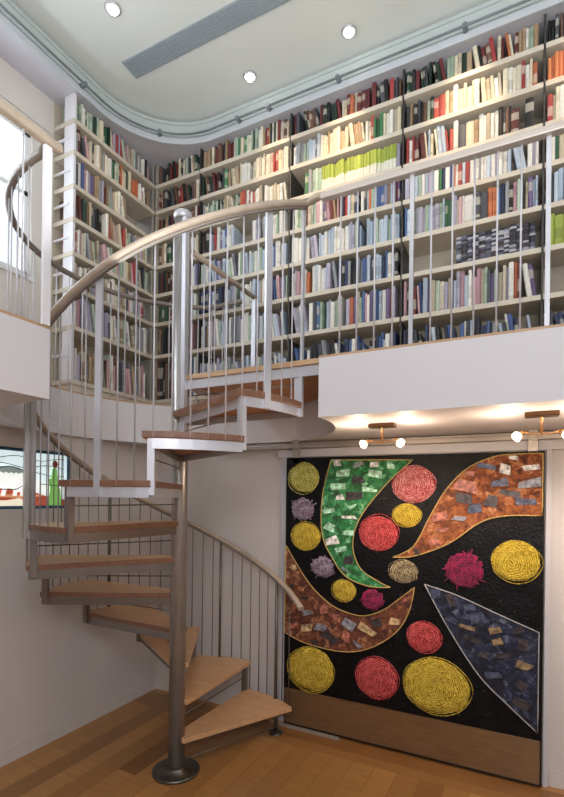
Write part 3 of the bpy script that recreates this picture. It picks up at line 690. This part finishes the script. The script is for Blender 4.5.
def spine_cols(cn, style):
    base = hexc(br.choice(CN[cn])); j = .85+br.random()*.3; g_ = sum(base)/3; base = tuple(min(1, (x*.82+g_*.18)*j) for x in base)
    lum = sum(base)/3
    alt = hexc('E2DCCB') if lum < .22 else tuple(x*.45 for x in base)
    if style == 'lime': return [hexc('E9E6D6')]*3+[base]*2
    if style == 'mottled':
        return [hexc(br.choice(['5A5E6C', '9A9AA6', '23252D', '54506A', 'B4B2B8', '2C2A34', '403038', '1c1d24'])) for _ in range(13)]
    r = br.random()
    alt = tuple(.45*p+.55*q for p, q in zip(alt, base))
    if r < .6: return [base]*5
    if r < .72: return [base, base, base, alt, base]
    if r < .8: return [base, alt, base, alt, base]
    if r < .88: return [base, base, alt, base, base]
    return [tuple(x*.8 for x in base), base, base, base, tuple(min(1, x*1.15) for x in base)]
def fill(shelf, x0, x1, segs, z, clear, name=None):
    """segs: (end fraction, palette or None, dict)"""
    x = x0+.004; num = 0; W = x1-x0
    for endf, pal, o in segs:
        xe = x0+W*endf
        if pal is None: x = max(x, xe); continue
        lean = 0; hb = o.get('h', (.76, .98)); wb = o.get('w', (.013, .035)); cur = None
        left = 0
        while True:
            if o.get('run') and cur and br.random() < o['run']: cn = cur
            else: cn = o['col'] if 'col' in o else pick(pal)
            cur = cn
            w = br.uniform(*wb); h = clear*br.uniform(*hb)
            if left == 0 and lean: lean = 0
            if not lean and br.random() < o.get('lean', .05): lean = R(br.uniform(4, 11)); left = br.randint(2, 5); x += h*math.sin(lean)+.004
            if x+w/math.cos(lean) > xe-.003: break
            B = Book(); B.x, B.w, B.h, B.d = x, w, h, br.uniform(.13, .2); B.lean = lean; B.z = z; B.cn = cn; B.shelf = shelf; B.num = num; num += 1
            B.rec = br.uniform(.012, .04); B.cols = spine_cols(cn, o.get('style'))
            B.style = o.get('style'); ALL.append(B); x += w/math.cos(lean)+.0008
            if lean: left -= 1
            elif br.random() < o.get('gap', .02): x += br.uniform(.01, .04)
def spec(b, r):
    """row 0 = bottom ... 7 = top"""
    U = ((1, 'upper', {}),)
    T = {
     (3, 7): [(.35, 'dark', {}), (1, 'upper', {})], (3, 6): [(.18, 'dark', {}), (.23, 'upper', {}), (.33, 'upper', dict(col='red', w=(.03, .05), h=(.8, .86))), (.95, 'creamy', {}), (1, 'upper', dict(col='orange'))],
     (3, 5): [(.2, 'upper', {}), (.42, 'bright', {}), (.55, 'upper', dict(w=(.04, .06))), (.72, 'creamy', {}), (.82, 'dark', {}), (.9, 'upper', dict(col='dark red', w=(.04, .06))), (1, 'dark', dict(col='black', w=(.05, .07)))],
     (3, 4): [(.28, 'white', dict(h=(.72, .88))), (.55, 'bright', dict(h=(.72, .9))), (1, 'white', dict(h=(.74, .9)))],
     (3, 3): [(.33, 'cool', {}), (.38, 'bright', dict(col='green')), (.48, 'mixed', {}), (.56, 'white', dict(col='off-white', w=(.06, .08), h=(.86, .9))), (.68, 'navy', dict(col='dark grey', w=(.035, .05), h=(.84, .9))), (.74, 'bright', dict(col='orange')), (.84, 'navy', {}), (1, 'mixed', {})],
     (3, 2): [(.41, None, {}), (.985, 'navy', dict(style='mottled', w=(.036, .046), h=(.82, .86), lean=0, gap=0, col='dark grey'))],
     (3, 1): [(1, 'mixed', dict(lean=.1))], (3, 0): [(1, 'navy', dict(h=(.74, .92), lean=.12))],
     (2, 7): [(.5, 'dark', {}), (.68, 'upper', {}), (.8, 'upper', dict(col='dark red', run=.8)), (.9, 'dark', {}), (1, 'upper', {})],
     (2, 6): [(.3, 'cool', {}), (.78, 'creamy', {}), (.86, 'greenish', dict(col='green')), (1, 'creamy', dict(h=(.8, .93)))],
     (2, 5): [(.13, None, {}), (.3, 'greenish', {}), (.97, 'upper', dict(col='lime', style='lime', w=(.022, .03), h=(.84, .9), lean=0, gap=0)), (1, 'white', {})],
     (2, 4): [(.15, 'greenish', {}), (.5, 'mixed', dict(h=(.72, .9))), (.75, 'bright', {}), (1, 'mixed', {})],
     (2, 3): [(.55, 'white', {}), (.7, 'cool', {}), (1, 'cool', {})], (2, 2): [(.18, 'mixed', {}), (.5, 'white', {}), (1, 'navy', {})],
     (2, 1): [(.5, 'cool', dict(lean=.1)), (1, 'mixed', {})], (2, 0): [(1, 'navy', dict(h=(.72, .92), lean=.15))],
     (1, 7): [(.4, 'dark', {}), (.7, 'greenish', {}), (1, 'upper', {})], (1, 6): [(.35, 'dark', {}), (1, 'creamy', {})], (1, 5): [(.3, 'greenish', {}), (.6, 'upper', {}), (1, 'creamy', dict(h=(.75, .93)))],
     (1, 4): [(.12, 'dark', {}), (.42, 'bright', {}), (.6, None, {}), (1, 'cool', dict(h=(.8, .9), lean=.1))], (1, 3): [(1, 'cool', dict(lean=.12))], (1, 2): [(.35, 'navy', {}), (.7, 'white', {}), (1, 'mixed', {})],
     (1, 1): [(.3, 'mixed', {}), (.7, 'cool', {}), (1, 'white', {})], (1, 0): [(1, 'cool', dict(h=(.6, .85)))],
     (4, 7): [(1, 'dark', {})], (4, 6): [(.2, 'creamy', dict(col='orange', run=.5)), (1, 'upper', {})], (4, 5): [(1, 'creamy', {})], (4, 4): [(1, 'greenish', {})], (4, 3): [(1, 'cool', {})],
     (4, 2): [(.22, 'upper', dict(col='lime', w=(.04, .055))), (1, 'mixed', {})], (4, 1): [(.3, None, {}), (1, 'mixed', {})], (4, 0): [(1, 'navy', dict(h=(.74, .92)))],
    }
    if b == 0: return [(.5, 'dark', {}), (1, 'upper' if r > 3 else 'mixed', {})]
    return T[(b, r)]
def clearance(r): return (LV[r+1]-TH if r < 7 else ZB)-(LV[r]+TH)-.008
for b in range(5):
    for r in range(8): fill((b, r), BX[b]+.016 if b else BX[0]+.03, BX[b+1]-.016, spec(b, r), LV[r]+TH, clearance(r))
for r in range(8):
    segs = {7: [(.45, 'greenish', {}), (1, 'left', {})], 6: [(.3, 'left', {}), (.55, 'greenish', {}), (.7, 'upper', {}), (.8, 'left', dict(col='orange')), (1, 'left', dict(h=(.5, .9)))], 5: [(.3, 'mixed', {}), (.7, 'left', {})],
            4: [(.35, 'dark', {}), (.95, 'left', dict(lean=.1))], 0: [(.99, 'left', dict(lean=.2, h=(.55, .8)))]}.get(r, [(.97, 'left', dict(lean=.1))])
    fill(('L', r), YL0+.036, YB-.03, segs, LV[r]+TH, clearance(r))
def book_geo(B):
    """vertices in local space: x along the shelf, y into the shelf, z up; spine at y = 0"""
    w, h, d = B.w, B.h, B.d; e = min(.006, w*.3)
    out = [(0, d), (0, e), (w*.22, e*.25), (w*.5, 0), (w*.78, e*.25), (w, e), (w, d)]
    zs = [0, .12*h, .22*h, .56*h, .84*h, h]
    if B.style == 'mottled': zs = [h*i/13 for i in range(14)]
    if B.style == 'lime': zs = [0, .1*h, .3*h, .45*h, .8*h, h]
    vs = [(x, y, z) for z in zs for x, y in out]; fs = []; cs = []; n = len(out)
    nz = len(zs)-1
    for i in range(nz):
        for k in range(n-1): fs.append((i*n+k, i*n+k+1, (i+1)*n+k+1, (i+1)*n+k)); cs.append(B.cols[i])
        fs.append((i*n+n-1, i*n, (i+1)*n, (i+1)*n+n-1)); cs.append((.62, .57, .46))
    fs.append(tuple(range(n))[::-1]); cs.append((.6, .55, .45)); o = nz*n
    fs.append(tuple(o+k for k in range(n))); cs.append((.66, .61, .5))
    return vs, fs, cs
def book_frame(B):
    if B.shelf[0] == 'L':
        # spine faces +X, shelf direction is world Y
        X = Vector((0, 1, 0)); Y = Vector((-1, 0, 0)); o = Vector((XB-B.rec, B.x, B.z))
    else: X = Vector((1, 0, 0)); Y = Vector((0, 1, 0)); o = Vector((B.x, YB+B.rec, B.z))
    Z = Vector((0, 0, 1)); c, s = math.cos(B.lean), math.sin(B.lean)
    X2 = X*c+Z*s; Z2 = Z*c-X*s
    Mx = Matrix((X2, Y, Z2)).transposed().to_4x4(); Mx.translation = o; return Mx
for B in ALL:
    Mx = book_frame(B); c = Mx @ Vector((B.w/2, 0, B.h/2)); x, y, z = project(c)
    B.area = 0
    if -4 < x < 568 and -4 < y < 800:
        top = Mx @ Vector((B.w/2, 0, B.h*.7)); t = (YF/top.y) if top.y > YF else 1
        q = Vector((0, 0, CAMH)).lerp(top, t)
        hid = q.z < ZG and q.x > CX+WELL
        ax = project(Mx @ Vector((B.w, 0, B.h/2)))[0]-project(Mx @ Vector((0, 0, B.h/2)))[0]
        B.area = 0 if hid else abs(ax)*B.h*F/z
ALLS = sorted(ALL, key=lambda b: -b.area)
IND = set(id(b) for b in ALLS[:300])
ORD = ['first', 'second', 'third', 'fourth', 'fifth', 'sixth', 'seventh', 'eighth', 'ninth', 'tenth', 'eleventh', 'twelfth', 'thirteenth', 'fourteenth', 'fifteenth', 'sixteenth', 'seventeenth', 'eighteenth', 'nineteenth', 'twentieth']
ORD += ['twenty-'+o for o in ORD[:9]]+['thirtieth']+['thirty-'+o for o in ORD[:9]]+['fortieth']+['forty-'+o for o in ORD[:9]]+['fiftieth']
ROWN = ['bottom shelf', 'seventh shelf down', 'sixth shelf down', 'fifth shelf down', 'fourth shelf down', 'third shelf down', 'second shelf down', 'top shelf']
BAYN = {0: 'corner bay', 1: 'bay beside the stair pole', 2: "bay above painting's left half", 3: "bay above painting's right half", 4: 'far right bay', 'L': 'left wall bookcase'}
rest = MB(); cnt = 0
for B in ALL:
    if id(B) in IND:
        vs, fs, cs = book_geo(B); m = MB(); m.add(vs, fs, 0, False, cs)
        o = m.build('book', 'book_cloth', fixn=False); o.matrix_world = book_frame(B)
        th = 'thick ' if B.w > .042 else ('slim ' if B.w < .022 else '')
        cname = B.cn
        what = 'lime-topped white book' if B.style == 'lime' else ('mottled '+cname+' volume' if B.style == 'mottled' else cname+' book')
        tag(o, f"{th}{what}, {ORD[B.num]} from left, {ROWN[B.shelf[1]]}, {BAYN[B.shelf[0]]}", 'book', f"books on the {ROWN[B.shelf[1]]}, {BAYN[B.shelf[0]]}"); cnt += 1
    else:
        Mx = book_frame(B); vs, fs, cs = book_geo(B); rest.add([Mx @ Vector(v) for v in vs], fs, 0, False, cs)
o = rest.build('books', 'book_cloth', fixn=False)
tag(o, 'rows of smaller mixed books on the farther shelves and corner bookcase', 'books', kind='stuff')
print('books', len(ALL), cnt)

# ------------------------------------------------------------------ light
def area(name, loc, rot, sx, sy, e, c):
    L = bpy.data.lights.new(name, 'AREA'); L.shape = 'RECTANGLE'; L.size = sx; L.size_y = sy; L.energy = e; L.color = c
    o = bpy.data.objects.new(name, L); COL.objects.link(o); o.location = loc; o.rotation_euler = rot; return o
def aim(o, tgt):
    d = Vector(tgt)-Vector(o.location); o.rotation_euler = d.to_track_quat('-Z', 'Y').to_euler()
area('window_daylight', (XU-.3, 1.5, 4.45), (0, R(-90), 0), 1.3, 2.1, 75, (.86, .93, 1))
aim(area('high_fill', (1.6, -2.0, 4.3), (0, 0, 0), 2.6, 1.8, 122, (.9, .94, 1)), (-2, 3.6, 4.3))  # added soft lamp high behind the camera; no window is built there
area('ceiling_bounce', (-.6, .9, 3.2), (R(180), 0, 0), 2.6, 2.2, 56, (.95, 1, .98))
aim(area('room_fill', (.6, -2.2, 1.9), (0, 0, 0), 3, 1.6, 14, (1, .94, .9)), (-1.5, 3.2, 1.0))
for (x, y), tx, e in zip(((-2.81, 2.62), (-2.187, 3.36), (-1.285, 3.36), (-.42, 3.36), (.45, 3.36)), (-3.3, -2.0, -1.45, -.45, .3), (8, 34, 52, 62, 26)):
    L = bpy.data.lights.new('downlight_beam', 'SPOT'); L.energy = e; L.color = (1, .68, .38); L.spot_size = R(48); L.spot_blend = .9; L.shadow_soft_size = .04
    o = bpy.data.objects.new('downlight_beam', L); COL.objects.link(o); o.location = (x, y, ZC-.09); aim(o, (tx, YB+.02 if y > 3 else 3.2, 4.85))
aim(area('low_fill', (.4, -2.1, 3.1), (0, 0, 0), .8, .8, 32, (.97, .96, 1)), (-2.0, 3.8, 1.75))
w = bpy.data.worlds.new('sky'); S.world = w; w.use_nodes = True
bg = w.node_tree.nodes['Background']; sk = w.node_tree.nodes.new('ShaderNodeTexSky'); sk.sky_type = 'HOSEK_WILKIE'; sk.turbidity = 6; sk.sun_direction = (-.5, -.4, .75)
mx = w.node_tree.nodes.new('ShaderNodeMix'); mx.data_type = 'RGBA'; mx.inputs[0].default_value = .75; mx.inputs[7].default_value = (.9, .96, 1, 1)
w.node_tree.links.new(sk.outputs[0], mx.inputs[6]); w.node_tree.links.new(mx.outputs[2], bg.inputs[0]); bg.inputs[1].default_value = 1.6
S.view_settings.view_transform = 'Standard'; S.view_settings.look = 'None'; S.view_settings.exposure = 0; S.view_settings.gamma = 1
S.cycles.use_denoising = True; S.cycles.max_bounces = 8; S.cycles.diffuse_bounces = 4; S.cycles.sample_clamp_indirect = 4
